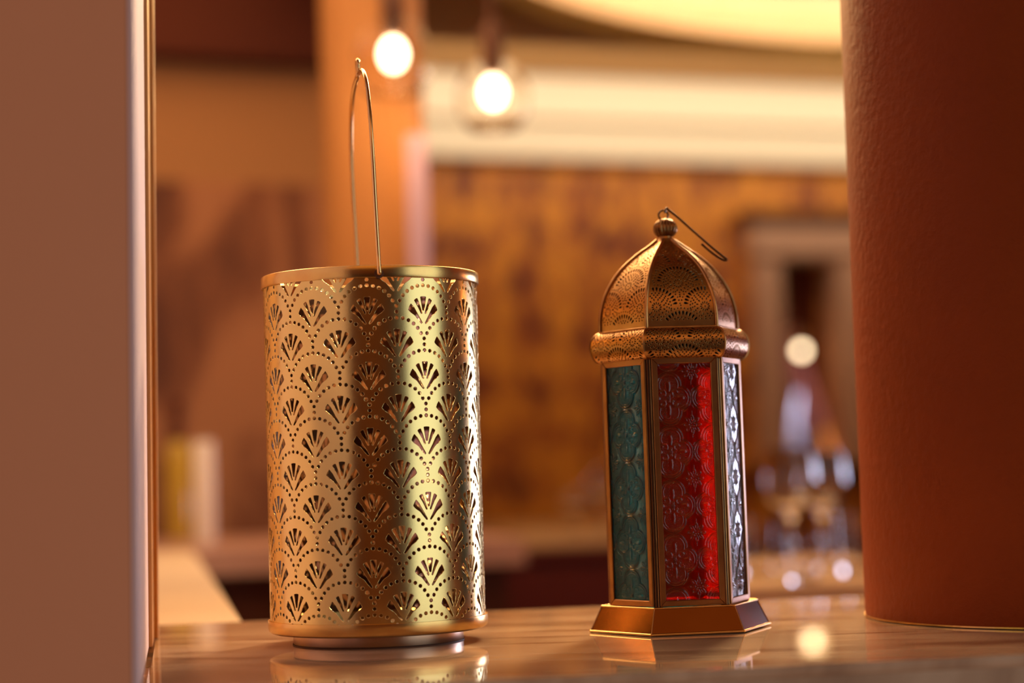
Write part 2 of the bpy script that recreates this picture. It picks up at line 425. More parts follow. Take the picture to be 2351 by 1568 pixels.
# ceiling of both rooms: slab with a round recess (cove) in the dining room
zc = 2.20
oc = np.array([1.60, 4.72]); orad = 1.71
def ceiling():
    bm = bmesh.new(); n = 96
    ring = [bm.verts.new((oc[0] + orad * math.cos(2 * PI * i / n), oc[1] + orad * math.sin(2 * PI * i / n), zc)) for i in range(n)]
    sq = []
    for i in range(n):
        a = 2 * PI * i / n; c, s = math.cos(a), math.sin(a)
        tx = min(((4.2 - oc[0]) / c) if c > 1e-6 else 1e9, ((-4.2 - oc[0]) / c) if c < -1e-6 else 1e9)
        ty = min(((8.8 - oc[1]) / s) if s > 1e-6 else 1e9, ((-3.2 - oc[1]) / s) if s < -1e-6 else 1e9)
        t_ = min(tx, ty); sq.append(bm.verts.new((oc[0] + c * t_, oc[1] + s * t_, zc)))
    for i in range(n):
        j = (i + 1) % n; bm.faces.new((ring[i], ring[j], sq[j], sq[i]))
    return bm
S('ceiling', ceiling(), M['ceiling'])
S('trim_8', lathe([(orad, 0), (orad, 0.062), (orad + 0.02, 0.062), (orad + 0.02, 0.0)], 96, closed=True), M['lip'], loc=(oc[0], oc[1], zc), smooth=30)
S('ceiling_recess', lathe([(orad + 0.021, 0.01), (orad + 0.30, 0.01), (orad + 0.30, 0.20), (0, 0.20)], 96), M['recess'], loc=(oc[0], oc[1], zc), smooth=30)
bm = lathe([(orad + 0.08, 0.048), (orad + 0.095, 0.048), (orad + 0.095, 0.066), (orad + 0.08, 0.066)], 72, closed=True)
tag(obj('led_strip', bm, M['led'], loc=(oc[0], oc[1], zc)), 'warm light strip hidden in the round ceiling recess', 'light strip')

# dining room back wall (gold wallpaper) with an alcove opening
P1 = at(1000, 368, 6.5); P2 = at(1935, 390, 7.0)
wd = (P2 - P1)[:2]; wd /= np.linalg.norm(wd); wn = np.array([-wd[1], wd[0]])      # wn points away from the camera
zcor = float((P1[2] + P2[2]) / 2)
def onwall(x, y):            # point on the wall plane seen at a photo position
    d = _F + _R * (x - CX) / FPX - _U * (y - CY) / FPX
    t_ = ((P1 - _C)[:2] @ wn) / (d[:2] @ wn); return _C + d * t_
def wc(p): return float((p[:2] - P1[:2]) @ wd)      # coordinate along the wall
def wp(s, dpt=0.0): return P1[:2] + wd * s + wn * dpt
def wallbox(s0, s1, z0, z1, d0, d1, bev=0):
    return prism([wp(s0, d0), wp(s1, d0), wp(s1, d1), wp(s0, d1)], z0, z1, bev)
o0 = onwall(1782, 600); o1 = onwall(1908, 600); otop = float(onwall(1840, 598)[2]); obot = float(onwall(1840, 1060)[2])
s_a, s_b = wc(o0), wc(o1)
S('wall_back', wallbox(-1.0, s_a, 0, 2.2, 0, 0.1), M['paper_gold'])
S('wall_back_right', wallbox(s_b, 3.2, 0, 2.2, 0, 0.1), M['paper_gold'])
S('wall_back_above', wallbox(s_a, s_b, otop, 2.2, 0, 0.1), M['paper_gold'])
S('wall_back_below', wallbox(s_a, s_b, 0, obot, 0, 0.1), M['paper_gold'])
# cornice of two fasciae, lit from a strip
zt = zcor
S('trim_5', wallbox(-1.0, 3.2, zt, zt + 0.115, -0.10, -0.001, 0.008), M['cream'])
S('trim_6', wallbox(-1.0, 3.2, zt + 0.1155, 2.199, -0.19, -0.001, 0.008), M['cream'])
m_ = wp(1.3, -0.62)
area('cornice_light', (m_[0], m_[1], 2.06), (wp(1.3, 0)[0], wp(1.3, 0)[1], 2.04), 3.6, 0.06, 18, (1.0, 0.84, 0.62))

# alcove: framed opening with a globe lamp, curtain and plant
al = empty('alcove_frame', (*wp((s_a + s_b) / 2, -0.03), 0), math.atan2(wd[1], wd[0]), 'cream moulded frame around the alcove with a lit globe on the gold wallpaper wall', 'frame')
hw = (s_b - s_a) / 2
def loc_box(name, x0, x1, y0, y1, z0, z1, mt, parent, bev=0.006):
    return obj(name, boxm(x0, x1, y0, y1, z0, z1, bev=bev), mt, parent, smooth=30)
loc_box('frame_jamb', -hw - 0.105, -hw, -0.02, 0.12, obot - 0.02, otop, M['frame_wood'], al, 0.015)
loc_box('frame_jamb', hw, hw + 0.105, -0.02, 0.12, obot - 0.02, otop, M['frame_wood'], al, 0.015)
loc_box('frame_head', -hw - 0.12, hw + 0.12, -0.03, 0.12, otop, otop + 0.125, M['frame_wood'], al, 0.015)
loc_box('frame_cap', -hw - 0.15, hw + 0.15, -0.05, 0.12, otop + 0.13, otop + 0.165, M['dark_wood'], al, 0.004)
loc_box('frame_sill', -hw - 0.10, hw + 0.10, -0.06, 0.12, obot - 0.06, obot - 0.02, M['dark_wood'], al, 0.004)
S('wall_alcove', wallbox(s_a - 0.3, s_b + 0.3, 0, 2.2, 0.75, 0.80), M['paper_gold'])
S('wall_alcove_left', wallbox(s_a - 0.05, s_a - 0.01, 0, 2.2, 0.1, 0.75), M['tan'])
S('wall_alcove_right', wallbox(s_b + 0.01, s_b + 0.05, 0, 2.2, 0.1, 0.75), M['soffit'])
g = at(1840, 805, 6.93)
gl = empty('globe_lamp', g, 0, 'small lit warm globe lamp glowing inside the framed alcove', 'lamp')
obj('globe', lathe([(0.016 * math.sin(PI * i / 12), 0.016 * math.cos(PI * i / 12)) for i in range(13)], 24), M['globe'], gl, smooth=180)
bm = tube(bmesh.new(), [(0, 0, 0.014), (0.0, 0, 0.05), (0.0, 0.03, 0.08), (0, 0.12, 0.08), (0, 0.4, 0.08)], 0.006)
obj('lamp_arm', bm, M['rib'], gl, smooth=60)
point('globe_light', g + np.array([0, -0.03, 0]), 0.14, (1.0, 0.6, 0.25), 0.035)
# curtain (tied drape) in the alcove
def curtain():
    pts = [(1888, 745), (1874, 800), (1864, 870), (1852, 950), (1842, 1045)]
    wpx = [8, 20, 26, 30, 32]
    v = []; nx = 15
    for (x, y), ww in zip(pts, wpx):
        for i in range(nx):
            u = i / (nx - 1) * 2 - 1
            p = at(x + u * ww, y, 7.28); p[1] += 0.012 * math.cos(u * 11); v.append(p)
    f = [(r * nx + i, r * nx + i + 1, (r + 1) * nx + i + 1, (r + 1) * nx + i) for r in range(len(pts) - 1) for i in range(nx - 1)]
    me = pydata('curtain', v, f); o = obj('curtain', me, M['curtain'], smooth=180)
    md = o.modifiers.new('thick', 'SOLIDIFY'); md.thickness = 0.006
    return o
tag(curtain(), 'pale lavender drape hanging slanted inside the framed alcove', 'curtain')
area('alcove_fill_light', (*wp(s_b - 0.01, 0.16), 1.15), (*wp(s_a + 0.06, 0.42), 1.0), 0.10, 0.6, 22.0, (0.75, 0.78, 1.0))  # added unseen light by the jamb to brighten the curtain

# left back wall: soffit, plaster, rose wallpaper
bl1 = at(300, 140, 4.75); bl2 = at(760, 140, 4.95)
zs = float(bl1[2]); zpap = float(at(500, 415, 4.8)[2])
bd = (bl2 - bl1)[:2]; bd /= np.linalg.norm(bd); bn = np.array([-bd[1], bd[0]])
def bw(s0, s1, z0, z1, d0, d1): 
    q = lambda s, d: bl1[:2] + bd * s + bn * d
    return prism([q(s0, d0), q(s1, d0), q(s1, d1), q(s0, d1)], z0, z1)
sE = float((at(905, 140, 4.98) - bl1)[:2] @ bd)
S('wall_back_left', bw(-2.2, sE, 0, 2.2, 0, 0.1), M['beige'])
S('wall_return', bw(sE - 0.05, sE, 0, 2.2, 0.101, 1.30), M['beige'])
S('wallpaper_panel', bw(-2.2, sE, 0.6, zpap, -0.006, -0.0005), M['paper_rose']).name = 'wall_back_left_paper'
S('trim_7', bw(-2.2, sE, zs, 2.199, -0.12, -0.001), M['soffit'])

# square orange column with its daylight highlight added as a mauve strip
def at_xy(x, y, Y): return at(x, y, Y)[:2]
c1 = at_xy(748, 600, 3.20); c2 = at_xy(982, 600, 3.20)
cm = (c1 + c2) / 2; cr = np.linalg.norm(c2 - c1) / 2
o = obj('column', lathe([(0, 0), (cr, 0), (cr, 2.198), (0, 2.198)], 48), M['column_mid'], loc=(cm[0], cm[1], 0.0005), smooth=40)
tag(o, 'orange plastered round column behind the pierced cylindrical lantern', 'column')
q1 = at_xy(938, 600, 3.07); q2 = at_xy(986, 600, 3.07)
o = obj('highlight_strip', prism([q1 + (0.001, 0), q2, q2 + (0, 0.02), q1 + (0.001, 0.02)], 0.001, float(at(960, 330, 3.16)[2])), M['mauve'])
tag(o, 'narrow mauve strip standing for the daylight highlight on the orange column', 'painted highlight')

# dining room and front room enclosure
S('wall_far_left', boxm(-4.3, -4.2, -3.2, 8.8, 0, 2.2), M['tan'])
S('wall_far_right', boxm(4.2, 4.3, -3.2, 8.8, 0, 2.2), M['tan'])
S('wall_front', boxm(-4.2, 4.2, -3.3, -3.2, 0, 2.2), M['tan'])
S('wall_far_back', boxm(-4.2, 4.2, 8.8, 8.9, 0, 2.2), M['tan'])

# ------------------------------------------------------------------ bar counter running back on the left
c_a = bk - LX * 0.2262 + DX * 0.006; c_b = gp(445, 1262, ZL)[:2]
cw = 1.1
o = empty('bar_counter', (*(c_a), 0), 0, 'cream stone bar counter running back from the ledge along the left', 'counter')
O2 = c_a
def rel(P): return [(p[0] - O2[0], p[1] - O2[1]) for p in P]
lf = bk + DX * 0.004
obj('countertop', prism(rel([c_a - LX * cw, c_a, c_b, c_b - LX * cw]), ZL - 0.04, ZL - 0.001, 0.004), M['slab'], o, smooth=40)
obj('front_panel', prism(rel([c_a - LX * cw + DX * .008, c_a - LX * 0.03 + DX * .008, c_b - LX * 0.03, c_b - LX * cw]), 0, ZL - 0.041), M['dark_wood'], o)
c_c = c_b + LX * 1.02; 
o = empty('back_counter', (*c_b, 0), 0, 'dusky pink stone counter crossing behind the lantern on the left', 'counter')
O2 = c_b
M['slab_pink'] = mat('dusky_stone', (0.50, 0.30, 0.24), 0.3)
obj('countertop', prism(rel([c_b - LX * cw + DX * .004, c_b + DX * .004 + LX * .56, c_b + LX * .56 + DX * 0.75, c_b - LX * cw + DX * 0.75]), ZL - 0.045, ZL - 0.001, 0.004), M['slab_pink'], o, smooth=40)
obj('front_panel', prism(rel([c_b - LX * cw + DX * .03, c_b + LX * .53 + DX * .03, c_b + LX * .53 + DX * 0.72, c_b - LX * cw + DX * 0.72]), 0, ZL - 0.046), M['dark_wood'], o)

# yellow bottle and white fluted vase on the back counter
pb = gp(412, 1236, ZL); pw = gp(471, 1246, ZL)
bh = float(at(412, 1012, pb[1])[2] - ZL); br = 30 / FPX * pb[1]
o = empty('bottle', (pb[0], pb[1], ZL), 0, 'yellow amber bottle with a brown neck on the counter at left', 'bottle')
obj('body', lathe([(0, 0), (br * .95, 0), (br, 0.006), (br, bh * 0.92), (br * .6, bh), (0, bh)], 32), M['bottle_glass'], o, smooth=40)
obj('neck', lathe([(br * .5, bh), (br * .42, bh * 1.15), (br * .40, bh * 1.38), (br * .45, bh * 1.385), (br * .45, bh * 1.42), (0, bh * 1.42)], 24), M['soffit'], o, smooth=40)
vh = float(at(471, 1012, pw[1])[2] - ZL); vr = 22 / FPX * pw[1]
o = empty('vase', (pw[0], pw[1], ZL), 0, 'slim white fluted vase beside the yellow bottle', 'vase')
obj('body', lathe([(0, 0), (vr * .9, 0), (vr, 0.005), (vr, vh * .96), (vr * .9, vh), (vr * .78, vh), (vr * .78, vh * .2), (0, vh * .2)], 96, ph=lambda a, r, z: r * (1 + 0.05 * abs(math.sin(8 * a)))), M['candle'], o, smooth=60)

# ------------------------------------------------------------------ banquette
bq1 = gp(1180, 1272, 0.735); bqY = 4.2
ba = at(1150, 1268, 4.1); bb = at(2050, 1240, 4.5); zb = float(ba[2])
o = empty('banquette', (ba[0], ba[1], 0), math.atan2(bb[1] - ba[1], bb[0] - ba[0]), 'dark oxblood leather banquette seen from behind, between the lanterns', 'bench')
lb = 1.9
obj('back_frame', boxm(0.0, lb, 0, 0.08, 0, zb - 0.03, bev=0.01), M['leather'], o, smooth=40)
for i in range(6):
    x0 = i * lb / 6
    obj('back_cushion', boxm(x0 + 0.004, x0 + lb / 6 - 0.004, -0.005, 0.12, zb - 0.028, zb, bev=0.012), M['leather'], o, smooth=40)
obj('seat', boxm(0, lb, 0.085, 0.55, 0.38, 0.46, bev=0.02), M['leather'], o, smooth=40)
obj('plinth', boxm(0.02, lb - 0.02, 0.085, 0.5, 0, 0.379), M['dark_wood'], o)

def table(x0, x1, ynear, yfar, z, label):
    a = gp(x0, ynear, z); b_ = gp(x1, ynear - 0.035 * (x1 - x0), z)
    ang = math.atan2(b_[1] - a[1], b_[0] - a[0]); L_ = float(np.hypot(*(b_ - a)[:2])); dp = float(gp(x0, yfar, z)[1] - a[1])
    o = empty('dining_table', (a[0], a[1], 0), ang, label, 'table')
    obj('tabletop', boxm(0, L_, 0, dp, z - 0.03, z, bev=0.004), M['cloth'], o, smooth=40)
    obj('apron', boxm(0.04, L_ - 0.04, 0.03, dp - 0.03, z - 0.10, z - 0.031), M['dark_wood'], o)
    for px in (0.06, L_ - 0.06):
        for py in (0.06, dp - 0.06):
            obj('leg', boxm(px - 0.025, px + 0.025, py - 0.025, py + 0.025, 0, z - 0.101, bev=0.003), M['dark_wood'], o)
    return z
zt_ = 0.75
table(1660, 2250, 1350, 1290, zt_, 'cream dining table set with glasses, between the coloured lantern and the column')
table(1195, 1660, 1232, 1203, 0.752, 'far dining table with a golden top beyond the banquette')

# stemware
def goblet_mesh(h, r):
    pr = [(0, 0), (r * .8, 0), (r * .8, h * .012), (r * .15, h * .05), (r * .085, h * .12), (r * .085, h * .42), (r * .25, h * .47), (r * .8, h * .58), (r, h * .72), (r * .93, h * .88), (r * .82, h),
          (r * .79, h), (r * .89, h * .88), (r * .96, h * .72), (r * .76, h * .59), (r * .22, h * .49), (0, h * .48)]
    return pr
def tumbler(h, r): return [(0, 0), (r * .8, 0), (r, h), (r * .93, h), (r * .74, h * .1), (0, h * .1)]
gob = None
def put_glass(kind, x, y, h, r, label, z=zt_):
    global gob
    p = gp(x, y, z)
    bm = lathe(goblet_mesh(h, r) if kind == 'wine_glass' else tumbler(h, r), 28)
    o = obj(kind, bm, M['glass'], loc=(p[0], p[1], z + 0.0006), smooth=50)
    return tag(o, label, 'glass', 'glasses on the dining tables')
put_glass('wine_glass', 1822, 1318, 0.185, 0.042, 'large wine glass on the table, nearest the coloured lantern of the tall pair')
put_glass('wine_glass', 1893, 1308, 0.180, 0.040, 'large wine glass on the table, nearest the column of the tall pair')
put_glass('tumbler', 1738, 1322, 0.085, 0.030, 'small tumbler on the cream table right beside the coloured lantern')
put_glass('tumbler', 1968, 1316, 0.090, 0.032, 'small tumbler on the cream table half hidden by the column')
put_glass('tumbler', 1846, 1338, 0.06, 0.026, 'low tumbler in front of the tall wine glasses')
put_glass('wine_glass', 1388, 1222, 0.17, 0.045, 'wine glass on the far table just left of the coloured lantern', 0.752)
put_glass('wine_glass', 1322, 1222, 0.11, 0.040, 'shorter wine glass on the far table, left of the lantern', 0.752)

# pendants
def pendant(x, y, Y, label):
    p = at(x, y, Y)
    o = empty('pendant_lamp', p, 0, label, 'lamp', 'clear glass pendant lamps')
    R_, H_ = 0.019, 0.024
    obj('bulb', lathe([(R_ * math.sin(PI * i / 14) * (1.0 if i < 7 else 1.0), -H_ * math.cos(PI * i / 14) ) for i in range(15)], 24), M['bulb'], o, smooth=180)
    sp = [(0.018, 0.055), (0.045, 0.035), (0.058, 0.0), (0.054, -0.035), (0.040, -0.058)]
    pr = sp + [(r - 0.0015, z) for r, z in sp[::-1]]
    obj('shade', lathe(pr, 40, closed=True), M['thin_glass'], o, smooth=60)
    obj('socket', lathe([(0, 0.024), (0.013, 0.024), (0.018, 0.05), (0.018, 0.10), (0.006, 0.115), (0, 0.115)], 24), M['cord'], o, smooth=40)
    obj('cord', tube(bmesh.new(), [(0, 0, 0.11), (0, 0, (zc - p[2]) - 0.001)], 0.004), M['cord'], o, smooth=60)
    point('pendant_light', p + np.array([0, 0, -0.075]), 1.0, (1.0, 0.62, 0.26), 0.02)
pendant(903, 125, 2.95, 'lit clear pendant lamp hanging in front of the orange column')
pendant(1132, 212, 3.10, 'lit clear pendant lamp hanging in front of the cream cornice')

# ================================================================== pierced cylindrical lantern
CL = np.array([-0.0982, 1.387]); R = 0.0743
lan = empty('cylindrical_lantern', (CL[0], CL[1], ZL), 0, 'pierced golden metal cylinder lantern with fan pattern and tall bail handle', 'lantern')
lan.rotation_euler = (0, 0.0005, 0)
Wt = 2 * PI * R / 12; HALF = 0.02170
z_bot, z_top = 0.0130, 0.2485
z_ap0 = float(at(848, 654.5, 1.312)[2]) - ZL      # apex of the dotted arch of the front column
PX = 4.322e-5
def dot(x, y, r=0.00122, n=12): return [(x + r * math.cos(2 * PI * i / n), y + r * math.sin(2 * PI * i / n)) for i in range(n)]
def rounded(poly):
    out = []; n = len(poly)
    for i in range(n):
        p, a, b_ = np.array(poly[i]), np.array(poly[i - 1]), np.array(poly[(i + 1) % n])
        u = a - p; v_ = b_ - p; lu, lv = np.linalg.norm(u), np.linalg.norm(v_)
        k = min(0.0003, lu * .3, lv * .3)
        out += [p + u / lu * k, p + v_ / lv * k]
    return out
def ccw(poly):
    P = np.array(poly); a = np.sum(P[:, 0] * np.roll(P[:, 1], -1) - np.roll(P[:, 0], -1) * P[:, 1])
    return P if a > 0 else P[::-1]
slots = [
    [(-50, 178), (0, 173), (50, 178), (32, 290), (16, 390), (-16, 390), (-32, 290)],
    [(-158, 232), (-130, 210), (-102, 203), (-62, 310), (-22, 430), (-30, 442), (-46, 438), (-90, 345)],
    [(102, 203), (130, 210), (158, 232), (90, 345), (46, 438), (30, 442), (22, 430), (62, 310)],
    [(-212, 285), (-160, 345), (-110, 432), (-58, 520), (-22, 582), (-30, 598), (-46, 594), (-85, 550), (-148, 470), (-222, 420), (-262, 378), (-240, 328)],
]
slots.append([(-x, y) for x, y in slots[3]][::-1])
slots = [ccw(rounded([(x * PX, -y * PX) for x, y in s])) for s in slots]
holes = []
ra = 0.01936
for k in range(-3, 16):
    for cxm in ((-Wt / 2, Wt / 2) if k % 2 else (0.0,)):
        ya = z_ap0 - k * HALF                     # arch apex height
        for s in slots: holes.append(s + np.array([cxm, ya]))
        for i in range(-5, 6):
            a = math.radians(12.45 * i); holes.append(np.array(dot(cxm + ra * math.sin(a), ya - ra + ra * math.cos(a))))
        for dy in (0.0139, 0.0178):
            for sx in ((-1, 1) if not (k % 2) else (0,)):
                if k % 2: holes.append(np.array(dot(0.0, ya - dy)))
                else: holes.append(np.array(dot(sx * Wt / 2, ya - dy)))
hs = []
for h in holes:
    if h[:, 1].max() < z_bot + 0.0003 or h[:, 1].min() > z_top - 0.0003: continue
    if h[:, 0].max() < -Wt / 2 or h[:, 0].min() > Wt / 2: continue
    hs.append(h)
outl = [(-Wt / 2, z_bot), (Wt / 2, z_bot), (Wt / 2, z_top), (-Wt / 2, z_top)]
grid = [(-Wt / 2 + Wt * (i + .5) / 13, z_bot + 0.004 * (j + .5)) for i in range(13) for j in range(58)]
data = pierce(outl, hs, grid)
PHI0 = -PI / 2 + 0.040            # the front fan column points at the camera
def cyl(V, k):
    a = PHI0 + V[:, 0] / R + k * 2 * PI / 12
    n = np.stack([np.cos(a), np.sin(a), 0 * a], 1)
    pos = n * R; pos[:, 2] = V[:, 1]
    ex = np.stack([-np.sin(a), np.cos(a), 0 * a], 1); ey = np.tile([0, 0, 1.0], (len(V), 1))
    return pos, n, ex, ey
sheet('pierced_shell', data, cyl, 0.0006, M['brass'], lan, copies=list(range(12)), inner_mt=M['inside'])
zr1 = float(at(860, 607, 1.3095)[2]) - ZL; zr0 = float(at(860, 636, 1.3105)[2]) - ZL
RR = 0.0757
pr = [(R - 0.0003, zr0 + 0.0006), (RR - 0.0002, zr0), (RR + 0.0002, zr0 + 0.0006), (RR + 0.0001, zr1 - 0.0016), (RR - 0.0002, zr1 - 0.0005), (RR - 0.0010, zr1), (RR - 0.0020, zr1 - 0.0004), (R - 0.0012, zr1 - 0.0012), (R - 0.0012, zr0 + 0.0006)]
obj('top_rim', lathe(pr, 160, closed=True), M['brass_rim'], lan, smooth=35)
zb1 = float(at(860, 1434, 1.3105)[2]) - ZL; zb0 = float(at(860, 1465, 1.312)[2]) - ZL
pr = [(R + 0.0001, zb1 - 0.0004), (RR, zb1), (RR + 0.0001, zb1 - 0.0006), (RR, zb0 + 0.0030), (RR - 0.0008, zb0 + 0.0012), (RR - 0.0028, zb0), (0.058, zb0), (0.058, zb0 + 0.0015), (R - 0.0015, zb0 + 0.0015), (R - 0.0010, zb1 - 0.0008)]
obj('bottom_rim', lathe(pr, 160, closed=True), M['brass_rim'], lan, smooth=35)
obj('floor_plate', lathe([(0, zb0 + 0.0016), (R - 0.0016, zb0 + 0.0016), (R - 0.0016, zb0 + 0.0024), (0, zb0 + 0.0024)], 64), M['steel'], lan, smooth=30)
obj('base_ring', lathe([(0, 0.0002), (0.0583, 0.0002), (0.0587, 0.0010), (0.0587, zb0 - 0.0008), (0.0579, zb0 - 0.0001), (0, zb0 - 0.0001)], 128), M['steel'], lan, smooth=35)
obj('base_gasket', lathe([(0.0575, 0.0), (0.0592, 0.0), (0.0592, 0.0007), (0.0575, 0.0007)], 128, closed=True), M['cord'], lan)
# bail handle: pivots front and back
pf = at(870.5, 627, 1.3085) - np.array([CL[0], CL[1], ZL])
ang = math.atan2(pf[1], pf[0]); hd = np.array([math.cos(ang), math.sin(ang), 0])
top_z = float(at(828, 174, 1.387)[2]) - ZL
zh = float(pf[2])
Hh = top_z - zh
pbk = at(822, 603, 1.463) - np.array([CL[0], CL[1], ZL]); hdb = np.array([pbk[0], pbk[1], 0]) / np.hypot(pbk[0], pbk[1])
def hp(s, z):
    d = hd if s > 0 else -hdb
    return d * (s * (RR + 0.0006)) + np.array([-0.0046 * (z - zh) / Hh, 0, z])
hb = [(0.95, 0.0), (1.035, 0.0), (1.045, 0.02), (1.03, 0.10), (1.025, 0.30), (1.04, 0.50), (1.02, 0.66), (0.94, 0.78), (0.80, 0.885), (0.60, 0.95), (0.38, 0.985), (0.15, 1.0)]
left = [hp(s, zh + Hh * z) for s, z in hb]
loop = [hp(0.07, top_z + 0.0005), hp(0.045, top_z + 0.004), hp(0.045, top_z + 0.0085), hp(0.0, top_z + 0.0108), hp(-0.045, top_z + 0.0085), hp(-0.045, top_z + 0.004), hp(-0.07, top_z + 0.0005)]
right = [hp(-s, zh + Hh * z) for s, z in hb][::-1]
pts = catmull(left + loop + right, 8)
obj('bail_handle', tube(bmesh.new(), pts, 0.0015, 12), M['wire'], lan, smooth=60)
for s in (1, -1):
    e = hd if s > 0 else hdb; o = obj('handle_eyelet', lathe([(0.0016, -0.0003), (0.0030, -0.0003), (0.0032, 0.0004), (0.0016, 0.0006)], 24, closed=True), M['cord'], lan, smooth=40)
    o.rotation_euler = Vector(e).to_track_quat('Z', 'Y').to_euler(); o.location = Vector(e) * (RR + 0.0003) + Vector((0, 0, zh))

# ================================================================== hexagonal coloured lantern
HX = np.array([0.1131, 1.4161]); T0 = math.radians(7.3)
hx = empty('hexagonal_lantern', (HX[0], HX[1], ZL), 0, 'hexagonal brass lantern with teal and red embossed glass and a pierced dome', 'lantern')
hx.rotation_euler = (0, -0.0040, 0)
def hv(r, i, z=0.0):      # hexagon corner i
    a = T0 + PI / 3 * i; return (r * math.cos(a), r * math.sin(a), z)
def panel_frame(i):       # outward normal, tangent of side i (i=4 is the front)
    a = T0 + PI / 3 * (i + .5); n = np.array([math.cos(a), math.sin(a), 0]); t_ = np.array([-math.sin(a), math.cos(a), 0]); return n, t_
C30 = math.cos(PI / 6)
zbt, zb_ = 0.0182, 0.0004
RB0, RB1 = 0.0642, 0.0560
for i in range(6):
    bm = bmesh.new()
    a0, a1 = hv(RB0, i, 0.0014), hv(RB0, i + 1, 0.0014); b0, b1 = hv(RB1, i, zbt), hv(RB1, i + 1, zbt)
    q0, q1 = hv(RB0 - 0.001, i, 0.0014), hv(RB0 - 0.001, i + 1, 0.0014); r0, r1 = hv(RB1 - 0.001, i, zbt), hv(RB1 - 0.001, i + 1, zbt)
    vs = [bm.verts.new(p) for p in (a0, a1, b1, b0, q0, q1, r1, r0)]
    for q in ((0, 1, 2, 3), (5, 4, 7, 6), (0, 3, 7, 4), (1, 5, 6, 2), (3, 2, 6, 7), (1, 0, 4, 5)): bm.faces.new([vs[k] for k in q])
    bmesh.ops.recalc_face_normals(bm, faces=bm.faces)
    obj('base_panel', bm, M['base_brass'], hx)
    sm = tube(bmesh.new(), [a0, b0], 0.0004, 6); obj('base_seam', sm, M['rib'], hx, smooth=60)
bm = bmesh.new()
for r, z, rad in ((RB0 + 0.0003, 0.0013, 0.0009), (RB1, zbt + 0.0002, 0.0006)):
    for i in range(6): tube(bm, [hv(r, i, z), hv(r, i + 1, z)], rad, 8)
obj('base_edge_wire', bm, M['edge_brass'], hx, smooth=60)
bm = bmesh.new()
lo = [bm.verts.new(hv(RB1 - 0.0006, i, zbt - 0.0004)) for i in range(6)]; hi = [bm.verts.new(hv(RB1 - 0.0006, i, zbt + 0.0003)) for i in range(6)]
bm.faces.new(lo[::-1]); bm.faces.new(hi)
for i in range(6): bm.faces.new((lo[i], lo[(i + 1) % 6], hi[(i + 1) % 6], hi[i]))
obj('base_top', bm, M['frame_brass'], hx)

ZB, ZT = 0.0190, 0.1895
RBOD = 0.0497; apo = RBOD * C30
FW, BW, FT = 0.0456, 0.0041, 0.0022      # frame width, bar width, thickness
def frame_mesh():
    bm = bmesh.new(); H = ZT - ZB; w2 = FW / 2
    def bar(p):     # quad in (u, v) extruded to FT with a bevelled outer face
        lo = [bm.verts.new((u, -FT, v)) for u, v in p]; c = np.mean(p, 0)
        hi = [bm.verts.new((u + (c[0] - u) * 0.0, 0.0, v)) for u, v in p]
        bm.faces.new(lo); bm.faces.new(hi[::-1])
        for k in range(4): bm.faces.new((lo[(k + 1) % 4], lo[k], hi[k], hi[(k + 1) % 4]))
    bar([(-w2, 0), (w2, 0), (w2 - BW, BW), (-w2 + BW, BW)])
    bar([(w2, H), (-w2, H), (-w2 + BW, H - BW), (w2 - BW, H - BW)])
    bar([(-w2, H), (-w2, 0), (-w2 + BW, BW), (-w2 + BW, H - BW)])
    bar([(w2, 0), (w2, H), (w2 - BW, H - BW), (w2 - BW, BW)])
    bmesh.ops.bevel(bm, geom=[e for e in bm.edges], offset=0.00035, segments=1, affect='EDGES')
    bmesh.ops.recalc_face_normals(bm, faces=bm.faces)
    me = bpy.data.meshes.new('panel_frame'); bm.to_mesh(me); bm.free(); return me
fm = frame_mesh()
GW, GH = FW - 2 * BW + 0.001, (ZT - ZB) - 2 * BW + 0.001
PXg, PYg = 0.0314, 0.0370
